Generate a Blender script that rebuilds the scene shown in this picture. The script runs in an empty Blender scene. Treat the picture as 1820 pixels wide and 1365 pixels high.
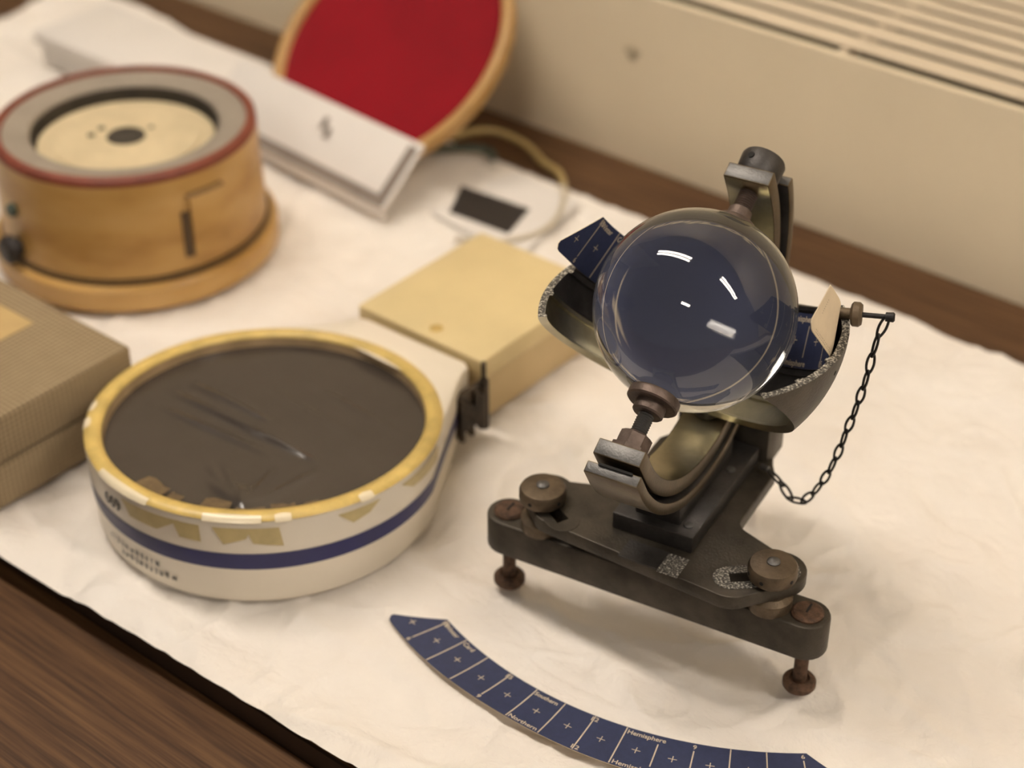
import bpy, bmesh, math, random
import numpy as np
from mathutils import Vector, Matrix, noise
random.seed(7)
C = bpy.context.scene.collection
sc = bpy.context.scene
PI = math.pi
R = math.radians

# ------------------------------------------------------------------ camera
cam = bpy.data.cameras.new('camera')
cam_o = bpy.data.objects.new('camera', cam); C.objects.link(cam_o)
cam_o.location = (0, 0, 0.659)
cam_o.rotation_euler = (R(55.5), 0, R(39.5))
cam.sensor_width = 36; cam.lens = 3240 / 1820 * 36
cam.clip_start = 0.02; cam.clip_end = 50
cam.dof.use_dof = True; cam.dof.focus_distance = 0.868; cam.dof.aperture_fstop = 4.6
cam.dof.aperture_blades = 9
sc.camera = cam_o

# ------------------------------------------------------------------ world and exposure
sc.view_settings.view_transform = 'Standard'
sc.view_settings.look = 'None'
sc.view_settings.gamma = 1
sc.view_settings.use_curve_mapping = False
sc.view_settings.exposure = -0.07
world = bpy.data.worlds.new('world'); sc.world = world
world.use_nodes = True
bg = world.node_tree.nodes['Background']
bg.inputs[0].default_value = (1.0, 0.88, 0.76, 1)
bg.inputs[1].default_value = 0.18
LAMP_STRENGTH = 36.0
LAMP_COLOUR = (1.0, 0.90, 0.785)

# ------------------------------------------------------------------ materials
def mk(name):
    m = bpy.data.materials.new(name); m.use_nodes = True
    nt = m.node_tree
    return m, nt, nt.nodes['Principled BSDF']

def tex(nt, kind, scale, coord='Object', stretch=None, rot=None, **kw):
    tc = nt.nodes.new('ShaderNodeTexCoord'); mp = nt.nodes.new('ShaderNodeMapping')
    nt.links.new(tc.outputs[coord], mp.inputs[0])
    if stretch: mp.inputs['Scale'].default_value = stretch
    if rot: mp.inputs['Rotation'].default_value = rot
    t = nt.nodes.new(kind)
    if 'Scale' in t.inputs: t.inputs['Scale'].default_value = scale
    for k, v in kw.items():
        if k in t.inputs: t.inputs[k].default_value = v
    nt.links.new(mp.outputs[0], t.inputs['Vector'])
    return t

def ramp(nt, src, stops):
    r = nt.nodes.new('ShaderNodeValToRGB')
    el = r.color_ramp.elements
    el[0].position, el[0].color = stops[0][0], (*stops[0][1], 1)
    el[1].position, el[1].color = stops[-1][0], (*stops[-1][1], 1)
    for p, c in stops[1:-1]:
        e = el.new(p); e.color = (*c, 1)
    nt.links.new(src, r.inputs[0])
    return r

def bump(nt, b, src, strength, dist=0.001):
    n = nt.nodes.new('ShaderNodeBump'); n.inputs['Strength'].default_value = strength
    n.inputs['Distance'].default_value = dist
    nt.links.new(src, n.inputs['Height']); nt.links.new(n.outputs[0], b.inputs['Normal'])
    return n

def plain(name, col, rough=0.5, metal=0.0, var=0.25, scale=60, bmp=0.0, dark=None, bscale=None, coat=0, spec=None):
    m, nt, b = mk(name)
    n = tex(nt, 'ShaderNodeTexNoise', scale, Detail=5.0, Roughness=0.6)
    d = dark or tuple(c * (1 - var) for c in col)
    l = tuple(min(1, c * (1 + var * 0.5)) for c in col)
    r = ramp(nt, n.outputs['Fac'], [(0.35, d), (0.62, l)])
    nt.links.new(r.outputs[0], b.inputs['Base Color'])
    b.inputs['Roughness'].default_value = rough; b.inputs['Metallic'].default_value = metal
    b.inputs['Coat Weight'].default_value = coat
    if spec is not None: b.inputs['Specular IOR Level'].default_value = spec
    if bmp:
        n2 = tex(nt, 'ShaderNodeTexNoise', bscale or scale * 6, Detail=4.0)
        bump(nt, b, n2.outputs['Fac'], bmp, 0.0006)
    return m

M = {}
M['bronze'] = plain('dark_bronze', (0.066, 0.055, 0.042), 0.5, 0.6, 0.4, 45, 0.35, bscale=700)
M['bronze_arc'] = plain('worn_brass', (0.13, 0.098, 0.06), 0.36, 0.85, 0.3, 40, 0.15, bscale=500)
M['brass_in'] = plain('polished_brass', (0.50, 0.46, 0.32), 0.30, 1.0, 0.25, 35, 0.1, bscale=300)
M['iron'] = plain('dark_iron', (0.055, 0.050, 0.047), 0.45, 0.6, 0.35, 60, 0.4, bscale=800)
M['steel'] = plain('grey_steel', (0.15, 0.145, 0.14), 0.45, 0.75, 0.25, 80, 0.35, bscale=900)
M['rust'] = plain('rusty_steel', (0.105, 0.056, 0.032), 0.7, 0.3, 0.55, 260, 0.7, bscale=900)
M['brown_nut'] = plain('brown_patina', (0.135, 0.098, 0.08), 0.5, 0.6, 0.35, 120, 0.3)
M['knob'] = plain('brown_brass_knob', (0.135, 0.098, 0.062), 0.5, 0.6, 0.3, 120, 0.3)
M['black'] = plain('black_hole', (0.008, 0.007, 0.006), 0.8, 0, 0.2, 50)
M['chain'] = plain('blackened_chain', (0.035, 0.033, 0.032), 0.4, 0.7, 0.3, 300)

# sawn cast metal with bright grains
m, nt, b = mk('grainy_sawn_metal')
n = tex(nt, 'ShaderNodeTexNoise', 900, Detail=3.0)
r = ramp(nt, n.outputs['Fac'], [(0.42, (0.05, 0.047, 0.042)), (0.55, (0.20, 0.185, 0.16)), (0.66, (0.62, 0.58, 0.50))])
nt.links.new(r.outputs[0], b.inputs['Base Color']); b.inputs['Roughness'].default_value = 0.55
b.inputs['Metallic'].default_value = 0.35
bump(nt, b, n.outputs['Fac'], 0.8, 0.0006)
M['grain'] = m

# glass
m, nt, b = mk('clear_glass')
b.inputs['Transmission Weight'].default_value = 1; b.inputs['IOR'].default_value = 1.52
b.inputs['Roughness'].default_value = 0.0
b.inputs['Base Color'].default_value = (0.87, 0.87, 0.87, 1)
M['glass'] = m

# dark laminate wood, grain along X
def wood(name, c0, c1, c2, rough=0.4):
    m, nt, b = mk(name)
    n = tex(nt, 'ShaderNodeTexNoise', 9, stretch=(0.9, 30, 30), Detail=8.0, Roughness=0.62)
    f = tex(nt, 'ShaderNodeTexNoise', 60, stretch=(0.35, 24, 24), Detail=3.0, Roughness=0.6)
    mx = nt.nodes.new('ShaderNodeMath'); mx.operation = 'MULTIPLY_ADD'
    nt.links.new(f.outputs['Fac'], mx.inputs[0]); mx.inputs[1].default_value = 0.35
    a = nt.nodes.new('ShaderNodeMath'); a.operation = 'MULTIPLY'; a.inputs[1].default_value = 0.68
    nt.links.new(n.outputs['Fac'], a.inputs[0]); nt.links.new(a.outputs[0], mx.inputs[2])
    r = ramp(nt, mx.outputs[0], [(0.40, c0), (0.52, c1), (0.64, c2)])
    nt.links.new(r.outputs[0], b.inputs['Base Color'])
    b.inputs['Roughness'].default_value = rough; b.inputs['Specular IOR Level'].default_value = 0.28
    bump(nt, b, f.outputs['Fac'], 0.12, 0.0005)
    return m
M['wood'] = wood('dark_walnut_laminate', (0.044, 0.019, 0.007), (0.088, 0.041, 0.016), (0.14, 0.071, 0.028), 0.48)
M['edge'] = plain('dark_edge_band', (0.035, 0.018, 0.01), 0.5, 0, 0.2, 40)

# white sheet
m, nt, b = mk('white_creased_sheet')
n = tex(nt, 'ShaderNodeTexNoise', 7, Detail=6.0, Roughness=0.6)
r = ramp(nt, n.outputs['Fac'], [(0.35, (0.80, 0.735, 0.66)), (0.65, (0.86, 0.81, 0.745))])
nt.links.new(r.outputs[0], b.inputs['Base Color'])
n2 = tex(nt, 'ShaderNodeTexNoise', 26, Detail=6.0, Roughness=0.55, Distortion=0.3)
n3 = tex(nt, 'ShaderNodeTexWave', 900, Distortion=1.0)
bn = bump(nt, b, n2.outputs['Fac'], 0.8, 0.008)
bn2 = nt.nodes.new('ShaderNodeBump'); bn2.inputs['Strength'].default_value = 0.12; bn2.inputs['Distance'].default_value = 0.0003
nt.links.new(n3.outputs['Fac'], bn2.inputs['Height']); nt.links.new(bn.outputs[0], bn2.inputs['Normal'])
nt.links.new(bn2.outputs[0], b.inputs['Normal'])
b.inputs['Roughness'].default_value = 0.62
b.inputs['Sheen Weight'].default_value = 0.1
M['sheet'] = m

M['cream_wall'] = plain('cream_paint', (0.68, 0.58, 0.415), 0.5, 0, 0.06, 3, 0.05)
M['smudge'] = plain('grey_smudge', (0.50, 0.42, 0.29), 0.7, 0, 0.3, 60)
M['slat'] = plain('cream_slat_paint', (0.64, 0.54, 0.40), 0.45, 0, 0.08, 8)
M['grille_dark'] = plain('dark_grille_inside', (0.05, 0.04, 0.025), 0.8, 0, 0.2, 8)
M['card_blue'] = plain('blue_card_print', (0.024, 0.033, 0.086), 0.55, 0, 0.12, 300, 0.15, bscale=1500)
M['card_back'] = plain('cream_card_back', (0.72, 0.60, 0.43), 0.65, 0, 0.05, 100)
M['card_ink'] = plain('cream_card_line', (0.62, 0.52, 0.39), 0.6, 0, 0.05, 100)
M['card_brown_ink'] = plain('brown_print', (0.22, 0.15, 0.09), 0.6, 0, 0.05, 100)
M['case_white'] = plain('cream_white_plastic', (0.80, 0.725, 0.60), 0.30, 0, 0.05, 9, 0.02)
M['tape'] = plain('yellowed_tape', (0.64, 0.46, 0.14), 0.35, 0, 0.18, 70)
M['tape_pale'] = plain('pale_yellow_tape', (0.56, 0.45, 0.21), 0.4, 0, 0.12, 90)
M['case_white_worn'] = plain('bare_white_edge', (0.84, 0.73, 0.52), 0.25, 0, 0.05, 20)
M['navy'] = plain('navy_band', (0.012, 0.014, 0.10), 0.4, 0, 0.15, 20)
M['film'] = plain('dark_film', (0.052, 0.041, 0.033), 0.20, 0, 0.06, 30, 0.06, bscale=90)
M['torn_tape'] = plain('torn_brown_tape', (0.13, 0.085, 0.04), 0.3, 0, 0.4, 160)
M['film_side'] = plain('clear_brown_plastic', (0.42, 0.30, 0.17), 0.25, 0, 0.2, 60)
M['dark_print'] = plain('black_print', (0.025, 0.022, 0.02), 0.5, 0, 0.1, 50)
M['box_buff'] = plain('buff_card_box', (0.68, 0.54, 0.28), 0.55, 0, 0.07, 12)
M['box_side'] = plain('buff_card_side', (0.56, 0.42, 0.22), 0.6, 0, 0.07, 12)
M['stain'] = plain('tan_stain', (0.50, 0.33, 0.10), 0.6, 0, 0.2, 90)
M['drum_wood'] = None
m, nt, b = mk('varnished_drum_wood')
n = tex(nt, 'ShaderNodeTexNoise', 12, stretch=(1, 1, 3), Detail=5.0)
r = ramp(nt, n.outputs['Fac'], [(0.3, (0.33, 0.16, 0.035)), (0.5, (0.50, 0.29, 0.085)), (0.7, (0.58, 0.36, 0.13))])
nt.links.new(r.outputs[0], b.inputs['Base Color']); b.inputs['Roughness'].default_value = 0.38
M['drum_wood'] = m
M['drum_groove'] = plain('dark_groove', (0.085, 0.05, 0.022), 0.6, 0, 0.2, 50)
M['tab_shadow'] = plain('brown_tab_shadow', (0.20, 0.11, 0.035), 0.5, 0, 0.2, 50)  # shadow line over the drum tab, painted in brown
M['red_rim'] = plain('brown_red_rim', (0.20, 0.045, 0.022), 0.5, 0, 0.15, 50)
M['gasket'] = plain('grey_gasket', (0.29, 0.245, 0.195), 0.6, 0, 0.10, 30)
M['dial'] = plain('cream_dial', (0.62, 0.51, 0.32), 0.5, 0, 0.12, 30)
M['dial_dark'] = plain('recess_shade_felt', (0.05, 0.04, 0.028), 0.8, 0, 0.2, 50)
M['red'] = plain('red_lacquer', (0.26, 0.003, 0.009), 0.25, 0, 0.12, 9)
M['lid_wood'] = plain('tan_lid_wood', (0.47, 0.27, 0.09), 0.45, 0, 0.15, 20)
M['paper'] = plain('white_paper', (0.74, 0.70, 0.655), 0.6, 0, 0.03, 12)
M['ink_and_gap_shade'] = plain('grey_print_and_shade', (0.22, 0.18, 0.15), 0.6, 0, 0.1, 50)  # serves the printed mark and the board's painted edge shade
M['black_card'] = plain('black_card', (0.022, 0.017, 0.015), 0.5, 0, 0.1, 50)
M['wire_yellow'] = plain('yellow_wire', (0.40, 0.29, 0.11), 0.45, 0, 0.15, 80)
M['wire_green'] = plain('green_wire', (0.055, 0.075, 0.055), 0.45, 0, 0.15, 80)
M['wire_grey'] = plain('grey_cord', (0.55, 0.48, 0.36), 0.5, 0, 0.1, 80)
M['latch'] = plain('brown_latch_metal', (0.055, 0.038, 0.024), 0.5, 0.4, 0.5, 120, 0.5)
M['floor'] = plain('grey_floor', (0.25, 0.22, 0.18), 0.6, 0, 0.1, 4)
M['leg'] = plain('table_leg_metal', (0.06, 0.05, 0.045), 0.5, 0.5, 0.1, 20)

# tweed cloth covering
m, nt, b = mk('tweed_cloth_cover')
w1 = tex(nt, 'ShaderNodeTexWave', 95, Distortion=0.6); w1.bands_direction = 'X'
w2 = tex(nt, 'ShaderNodeTexWave', 95, Distortion=0.6); w2.bands_direction = 'Y'
w3 = tex(nt, 'ShaderNodeTexWave', 95, Distortion=0.6); w3.bands_direction = 'Z'
a1 = nt.nodes.new('ShaderNodeMath'); a1.operation = 'ADD'; a2 = nt.nodes.new('ShaderNodeMath'); a2.operation = 'ADD'
nt.links.new(w1.outputs['Fac'], a1.inputs[0]); nt.links.new(w2.outputs['Fac'], a1.inputs[1])
nt.links.new(a1.outputs[0], a2.inputs[0]); nt.links.new(w3.outputs['Fac'], a2.inputs[1])
dv = nt.nodes.new('ShaderNodeMath'); dv.operation = 'DIVIDE'; dv.inputs[1].default_value = 3
nt.links.new(a2.outputs[0], dv.inputs[0])
r = ramp(nt, dv.outputs[0], [(0.15, (0.16, 0.11, 0.055)), (0.75, (0.42, 0.32, 0.19))])
nt.links.new(r.outputs[0], b.inputs['Base Color']); b.inputs['Roughness'].default_value = 0.85
bump(nt, b, dv.outputs[0], 0.5, 0.0006)
M['tweed'] = m
M['label_tan'] = plain('tan_paper_label', (0.52, 0.36, 0.15), 0.6, 0, 0.1, 20)

def emit(name, col, s):
    m, nt, b = mk(name)
    b.inputs['Emission Color'].default_value = (*col, 1); b.inputs['Emission Strength'].default_value = s
    b.inputs['Base Color'].default_value = (0.8, 0.8, 0.8, 1)
    return m
M['tube'] = emit('fluorescent_diffuser', LAMP_COLOUR, LAMP_STRENGTH)
M['lamp_body'] = plain('white_lamp_body', (0.5, 0.48, 0.45), 0.5, 0, 0.05, 10)

# ------------------------------------------------------------------ helpers
def thing(name, label, cat, loc=(0, 0, 0), rotz=0, group=None):
    o = bpy.data.objects.new(name, None); C.objects.link(o)
    o.empty_display_size = 0.02
    o.location = loc; o.rotation_euler = (0, 0, rotz)
    o['label'] = label; o['category'] = cat
    if group: o['group'] = group
    return o

def tag(o, label, cat, group=None):
    o['label'] = label; o['category'] = cat
    if group: o['group'] = group
    return o

def link(name, me, mats, parent=None, smooth=None):
    for mm in (mats if isinstance(mats, (list, tuple)) else [mats]): me.materials.append(mm)
    o = bpy.data.objects.new(name, me); C.objects.link(o)
    if parent: o.parent = parent
    if smooth is not None:
        for p in me.polygons: p.use_smooth = True
        if smooth < 180: me.set_sharp_from_angle(angle=R(smooth))
    return o

def obj(name, bm, mats, parent=None, smooth=35, bevel=0):
    bmesh.ops.recalc_face_normals(bm, faces=bm.faces)
    if bevel:
        es = [e for e in bm.edges if len(e.link_faces) == 2 and e.calc_face_angle(0) > 0.6]
        bmesh.ops.bevel(bm, geom=es, offset=bevel, segments=2, profile=0.5, affect='EDGES', clamp_overlap=True)
    me = bpy.data.meshes.new(name); bm.to_mesh(me); bm.free()
    return link(name, me, mats, parent, smooth)

def struct(name, bm, mat):
    o = obj(name, bm, mat); o['kind'] = 'structure'; return o

def box(bm, x0, x1, y0, y1, z0, z1, mi=0):
    v = [bm.verts.new((x, y, z)) for z in (z0, z1) for y in (y0, y1) for x in (x0, x1)]
    for f in ((0, 1, 3, 2), (4, 6, 7, 5), (0, 4, 5, 1), (1, 5, 7, 3), (3, 7, 6, 2), (2, 6, 4, 0)):
        bm.faces.new([v[i] for i in f]).material_index = mi

def axes(n):
    n = Vector(n).normalized()
    t = Vector((0, 0, 1)) if abs(n.z) < 0.9 else Vector((1, 0, 0))
    u = n.cross(t).normalized(); return u, n.cross(u).normalized(), n

def lathe(bm, prof, origin=(0, 0, 0), axis=(0, 0, 1), seg=32, mi=0):
    """prof: list of (radius, height) along the axis"""
    u, v, n = axes(axis); o = Vector(origin); rings = []
    for r, h in prof:
        if r < 1e-7: rings.append([bm.verts.new(o + n * h)])
        else: rings.append([bm.verts.new(o + n * h + (u * math.cos(2*PI*i/seg) + v * math.sin(2*PI*i/seg)) * r) for i in range(seg)])
    for a, b_ in zip(rings, rings[1:]):
        for i in range(seg):
            j = (i + 1) % seg
            if len(a) == 1 and len(b_) == 1: break
            if len(a) == 1: f = bm.faces.new((a[0], b_[j], b_[i]))
            elif len(b_) == 1: f = bm.faces.new((a[i], a[j], b_[0]))
            else: f = bm.faces.new((a[i], a[j], b_[j], b_[i]))
            f.material_index = mi
    return rings

def cyl(bm, r, h0, h1, origin=(0, 0, 0), axis=(0, 0, 1), seg=24, ch=0.0, mi=0):
    p = [(0, h0), (r - ch, h0), (r, h0 + ch), (r, h1 - ch), (r - ch, h1), (0, h1)] if ch else [(0, h0), (r, h0), (r, h1), (0, h1)]
    lathe(bm, p, origin, axis, seg, mi)

def tube(bm, pts, r, seg=8, closed=False):
    pts = [Vector(p) for p in pts]; N = len(pts); rings = []
    up = Vector((0, 0, 1))
    for i, p in enumerate(pts):
        a = pts[(i - 1) % N] if (closed or i > 0) else p
        c = pts[(i + 1) % N] if (closed or i < N - 1) else p
        t = (c - a).normalized()
        s = t.cross(up)
        if s.length < 1e-4: s = t.cross(Vector((0, 1, 0)))
        s.normalize(); w = t.cross(s).normalized()
        rings.append([bm.verts.new(p + (s * math.cos(2*PI*k/seg) + w * math.sin(2*PI*k/seg)) * r) for k in range(seg)])
    for i in range(N if closed else N - 1):
        a, b_ = rings[i], rings[(i + 1) % N]
        for k in range(seg):
            bm.faces.new((a[k], a[(k+1) % seg], b_[(k+1) % seg], b_[k]))
    if not closed:
        bm.faces.new(rings[0]); bm.faces.new(rings[-1][::-1])

def smooth_path(pts, n=8):
    pts = [Vector(p) for p in pts]; out = []
    P = [pts[0]] + pts + [pts[-1]]
    for i in range(1, len(P) - 2):
        for k in range(n):
            t = k / n
            out.append(0.5 * ((2*P[i]) + (P[i+1]-P[i-1])*t + (2*P[i-1]-5*P[i]+4*P[i+1]-P[i+2])*t*t + (3*P[i]-P[i-1]-3*P[i+1]+P[i+2])*t**3))
    out.append(pts[-1]); return out

def fill_plate(name, outlines, z0, z1, mat, parent, bevel=0.0008):
    """flat plate with holes from closed 2D outlines"""
    cu = bpy.data.curves.new(name, 'CURVE'); cu.dimensions = '2D'; cu.fill_mode = 'BOTH'
    for ol in outlines:
        s = cu.splines.new('POLY'); s.points.add(len(ol) - 1); s.use_cyclic_u = True
        for p, q in zip(s.points, ol): p.co = (q[0], q[1], 0, 1)
    cu.extrude = (z1 - z0) / 2 - bevel; cu.bevel_depth = bevel; cu.bevel_resolution = 1; cu.offset = -bevel
    t = bpy.data.objects.new('tmp', cu); C.objects.link(t)
    me = bpy.data.meshes.new_from_object(t.evaluated_get(bpy.context.evaluated_depsgraph_get()))
    bpy.data.objects.remove(t); bpy.data.curves.remove(cu)
    me.name = name; me.materials.clear()
    me.transform(Matrix.Translation((0, 0, (z0 + z1) / 2)))
    return link(name, me, mat, parent, 35)

def arc(cx, cy, r, a0, a1, n=10):
    return [(cx + r*math.cos(R(a0 + (a1-a0)*i/n)), cy + r*math.sin(R(a0 + (a1-a0)*i/n))) for i in range(n + 1)]

def text_mesh(body, size, bold=0.0):
    cu = bpy.data.curves.new('t', 'FONT'); cu.body = body; cu.size = size; cu.align_x = 'LEFT'
    cu.resolution_u = 3; cu.offset = bold
    t = bpy.data.objects.new('t', cu); C.objects.link(t)
    me = bpy.data.meshes.new_from_object(t.evaluated_get(bpy.context.evaluated_depsgraph_get()))
    V = [(v.co.x, v.co.y) for v in me.vertices]; F = [tuple(p.vertices) for p in me.polygons]
    bpy.data.objects.remove(t); bpy.data.curves.remove(cu); bpy.data.meshes.remove(me)
    return V, F

# ------------------------------------------------------------------ structure
bm = bmesh.new(); box(bm, -3.2, 2.2, -2.4, 1.42, -0.80, -0.75); struct('floor', bm, M['floor'])
bm = bmesh.new(); box(bm, -3.2, 2.2, 1.34, 1.42, -0.75, 2.0); struct('wall_back', bm, M['cream_wall'])

def convector():
    t = thing('radiator_cover', 'long cream metal radiator cover behind the table with slatted top', 'radiator cover', (-0.6, 1.05, -0.75))
    o = Vector((-0.6, 1.05, -0.75))
    def add(name, bm, mat, **k):
        bmesh.ops.translate(bm, verts=bm.verts, vec=-o); return obj(name, bm, mat, t, **k)
    bm = bmesh.new(); box(bm, -2.2, 1.2, 1.0476, 1.055, -0.749, 0.131); add('front_panel', bm, M['cream_wall'], bevel=0.002)
    bm = bmesh.new(); box(bm, -2.2, 1.2, 1.055, 1.335, 0.03, 0.035); add('inner_tray', bm, M['grille_dark'])
    y = 1.0690; k = 0
    while y < 1.325:
        wdt = 0.0185 if k < 2 else 0.0155
        bm = bmesh.new(); box(bm, -2.2, 1.2, y, y + wdt, 0.1265, 0.129); add('slat', bm, M['slat'], bevel=0.0008)
        y += wdt + 0.0070; k += 1
    for x in (-1.60, -1.09, -0.58, -0.07, 0.44, 0.95):
        bm = bmesh.new(); box(bm, x, x + 0.006, 1.0555, 1.333, 0.118, 0.1262); add('cross_bar', bm, M['slat'])
    bm = bmesh.new()   # flat grey scuff on the paint
    vs = [bm.verts.new((-0.745 + 0.007*math.cos(a)*(1+0.3*math.sin(3*a)), 1.0474, 0.082 + 0.006*math.sin(a))) for a in [i*PI/8 for i in range(16)]]
    bm.faces.new(vs); add('scuff_mark', bm, M['smudge'])
convector()

def table(name, label, x0, x1, y0, y1, z, th, edge=True):
    t = thing(name, label, 'table', ((x0+x1)/2, (y0+y1)/2, -0.75))
    o = Vector(t.location)
    def add(nm, bm, mat, **k):
        bmesh.ops.translate(bm, verts=bm.verts, vec=-o); return obj(nm, bm, mat, t, **k)
    bm = bmesh.new(); box(bm, x0, x1, y0 + 0.002, y1, z - th, z); add('tabletop', bm, M['wood'])
    bm = bmesh.new(); box(bm, x0, x1, y0, y0 + 0.002, z - th, z); add('edge_band', bm, M['edge'])
    for x in (x0 + 0.06, x1 - 0.06):
        for y in (y0 + 0.06, y1 - 0.06):
            bm = bmesh.new(); cyl(bm, 0.02, -0.75, z - th, (x, y, 0)); add('leg', bm, M['leg'])
table('work_table', 'long dark wood laminate table carrying the white sheet and instruments', -1.9, 0.6, 0.4375, 1.046, -0.0080, 0.03)
table('side_table', 'slightly lower dark wood laminate table in front of the white sheet', -1.9, 0.6, -0.3, 0.4365, -0.0215, 0.03)

# ------------------------------------------------------------------ white sheet
def sheet():
    rnd = random.Random(3)
    creases = []
    for i in range(170):
        x = rnd.uniform(-1.3, 0.2); y = rnd.uniform(0.44, 0.96)
        if rnd.random() < 0.5: y = rnd.uniform(0.44, 0.6)
        a = rnd.uniform(0, PI); L = rnd.uniform(0.04, 0.16)
        creases.append((x, y, math.cos(a), math.sin(a), L, rnd.uniform(-1, 1) * 0.0010, rnd.uniform(0.0015, 0.005)))
    # the long fold lines near the front right foot
    creases += [(-0.27, 0.575, 0.5, 0.86, 0.09, 0.0012, 0.0022), (-0.235, 0.62, 0.97, 0.2, 0.08, 0.0012, 0.0025), (-0.30, 0.565, 0.9, -0.4, 0.06, -0.001, 0.003)]
    nx, ny = 820, 300
    P = np.zeros((ny + 1, nx + 1, 3)); N3 = noise.noise
    for j in range(ny + 1):
        v = j / ny
        x0 = -1.285 + 0.02*N3((v*4, 3, 0)) - 0.05*v - 0.03*v**3
        for i in range(nx + 1):
            u = i / nx
            x = x0 + (0.35 - x0) * u
            yb = 0.9735 - 0.004*N3((x*3, 9, 0)) + (0.022*min(1, (-1.1 - x)*8) if x < -1.1 else 0)
            yf = 0.4385 + 0.004*N3((x*7, 1, 0)) + 0.0012*N3((x*40, 2, 0)) - 0.011*min(1, max(0, (-0.44 - x)*3.5))
            y = yf + (yb - yf) * v
            z = 0.0050*N3((x*7, y*9, 1)) + 0.0020*N3((x*17 + 3, y*19, 2)) + 0.0005*N3((x*60, y*60, 5))
            wx = 1.5*N3((x*5, y*5, 3))
            rd = 1 - abs(N3((x*12 + 7 + wx, y*14, 8)))*5.5
            rd2 = 1 - abs(N3((x*27 + 2, y*22 + wx, 12)))*5.5
            z += 0.0028*max(0, rd)**1.4 + 0.0014*max(0, rd2)**1.3
            P[j, i] = (x, y, z)
    X, Y = P[..., 0], P[..., 1]; Z = P[..., 2]
    for cx, cy, dx, dy, L, h, w in creases:
        px, py = X - cx, Y - cy
        al = px*dx + py*dy; d = np.abs(-px*dy + py*dx + 0.004*np.sin(al*60))
        Z += np.where(np.abs(al) < L, 2.2*h*np.exp(-d/w)*(1 - (al/L)**2), 0)
    Z -= 0.0036
    Z[:] = -0.0038 + 0.0042*np.tanh((Z + 0.0038)/0.0042)
    vv = np.linspace(0, 1, ny + 1)[:, None]
    Z += np.where(vv < 0.05, 0.0022*np.sin(vv/0.05*PI), 0)
    np.maximum(Z, -0.0078, out=Z)
    idx = np.arange((ny + 1)*(nx + 1)).reshape(ny + 1, nx + 1)
    Fq = np.stack([idx[:-1, :-1], idx[:-1, 1:], idx[1:, 1:], idx[1:, :-1]], -1).reshape(-1, 4)
    me = bpy.data.meshes.new('white_sheet'); me.from_pydata(P.reshape(-1, 3).tolist(), [], Fq.tolist())
    o = link('white_sheet', me, M['sheet'], None, smooth=180)
    tag(o, 'creased white sheet spread over the dark table under all the instruments', 'sheet')
sheet()

# ------------------------------------------------------------------ sunshine recorder
SX, SY, SZ = -0.4096, 0.6369, 0.1856
rec = thing('sunshine_recorder', 'tarnished brass and iron sunshine recorder holding a clear glass ball in a curved frame', 'scientific instrument', (SX, SY, 0), R(10.7))
S = Vector((0, 0, SZ)); EL = R(30)
ax = Vector((0, math.cos(EL), math.sin(EL))); q = Vector((0, math.sin(EL), -math.cos(EL))); ex = Vector((1, 0, 0))
def F(x, a, qq): return S + ex*x + ax*a + q*qq
# the card bowl is set to a steeper latitude than the ball's own supports
BEL, BTW = R(42.3), R(5.4)
_n = Vector((math.sin(BTW), math.cos(BTW), 0)); bex = Vector((math.cos(BTW), -math.sin(BTW), 0))
bax = _n*math.cos(BEL) + Vector((0, 0, math.sin(BEL))); bq = _n*math.sin(BEL) - Vector((0, 0, math.cos(BEL)))
BS = S + Vector((-0.0008, 0, 0))

# glass ball
bm = bmesh.new(); bmesh.ops.create_uvsphere(bm, u_segments=128, v_segments=80, radius=0.05)
bmesh.ops.translate(bm, verts=bm.verts, vec=S); obj('glass_ball', bm, M['glass'], rec, smooth=180)

# feet, front bar
def stadium(x0, y0, x1, y1, r, n=12):
    a = math.degrees(math.atan2(y1 - y0, x1 - x0))
    return arc(x1, y1, r, a - 90, a + 90, n) + arc(x0, y0, r, a + 90, a + 270, n)
fill_plate('front_bar', [stadium(-0.0845, -0.034, 0.0845, -0.034, 0.0118)], 0.0312, 0.0525, M['bronze'], rec, 0.0012)
for x, y in ((-0.0845, -0.034), (0.0845, -0.034), (0, 0.088)):
    b_ = bmesh.new()
    cyl(b_, 0.0036, 0.004, 0.034, (x, y, 0))
    lathe(b_, [(0, 0), (0.0035, 0), (0.0045, 0.003), (0.0078, 0.0035), (0.0086, 0.0048), (0.0086, 0.0075), (0.0075, 0.009), (0.0052, 0.0094), (0.0048, 0.0078), (0, 0.0078)], (x, y, 0))
    obj('foot_screw', b_, M['rust'], rec)
    if y < 0:
        b_ = bmesh.new(); lathe(b_, [(0, 0.052), (0.0082, 0.052), (0.0082, 0.0535), (0.007, 0.0545), (0, 0.0548)], (x, y, 0)); hd = obj('screw_head', b_, M['rust'], rec)
        b_ = bmesh.new(); box(b_, x - 0.0005, x + 0.0006, y - 0.002, y + 0.005, 0.0546, 0.0551); obj('screw_slot', b_, M['black'], hd)
b_ = bmesh.new(); cyl(b_, 0.0095, 0.026, 0.0606, (0, 0.088, 0), ch=0.001); obj('rear_boss', b_, M['bronze'], rec)

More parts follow.
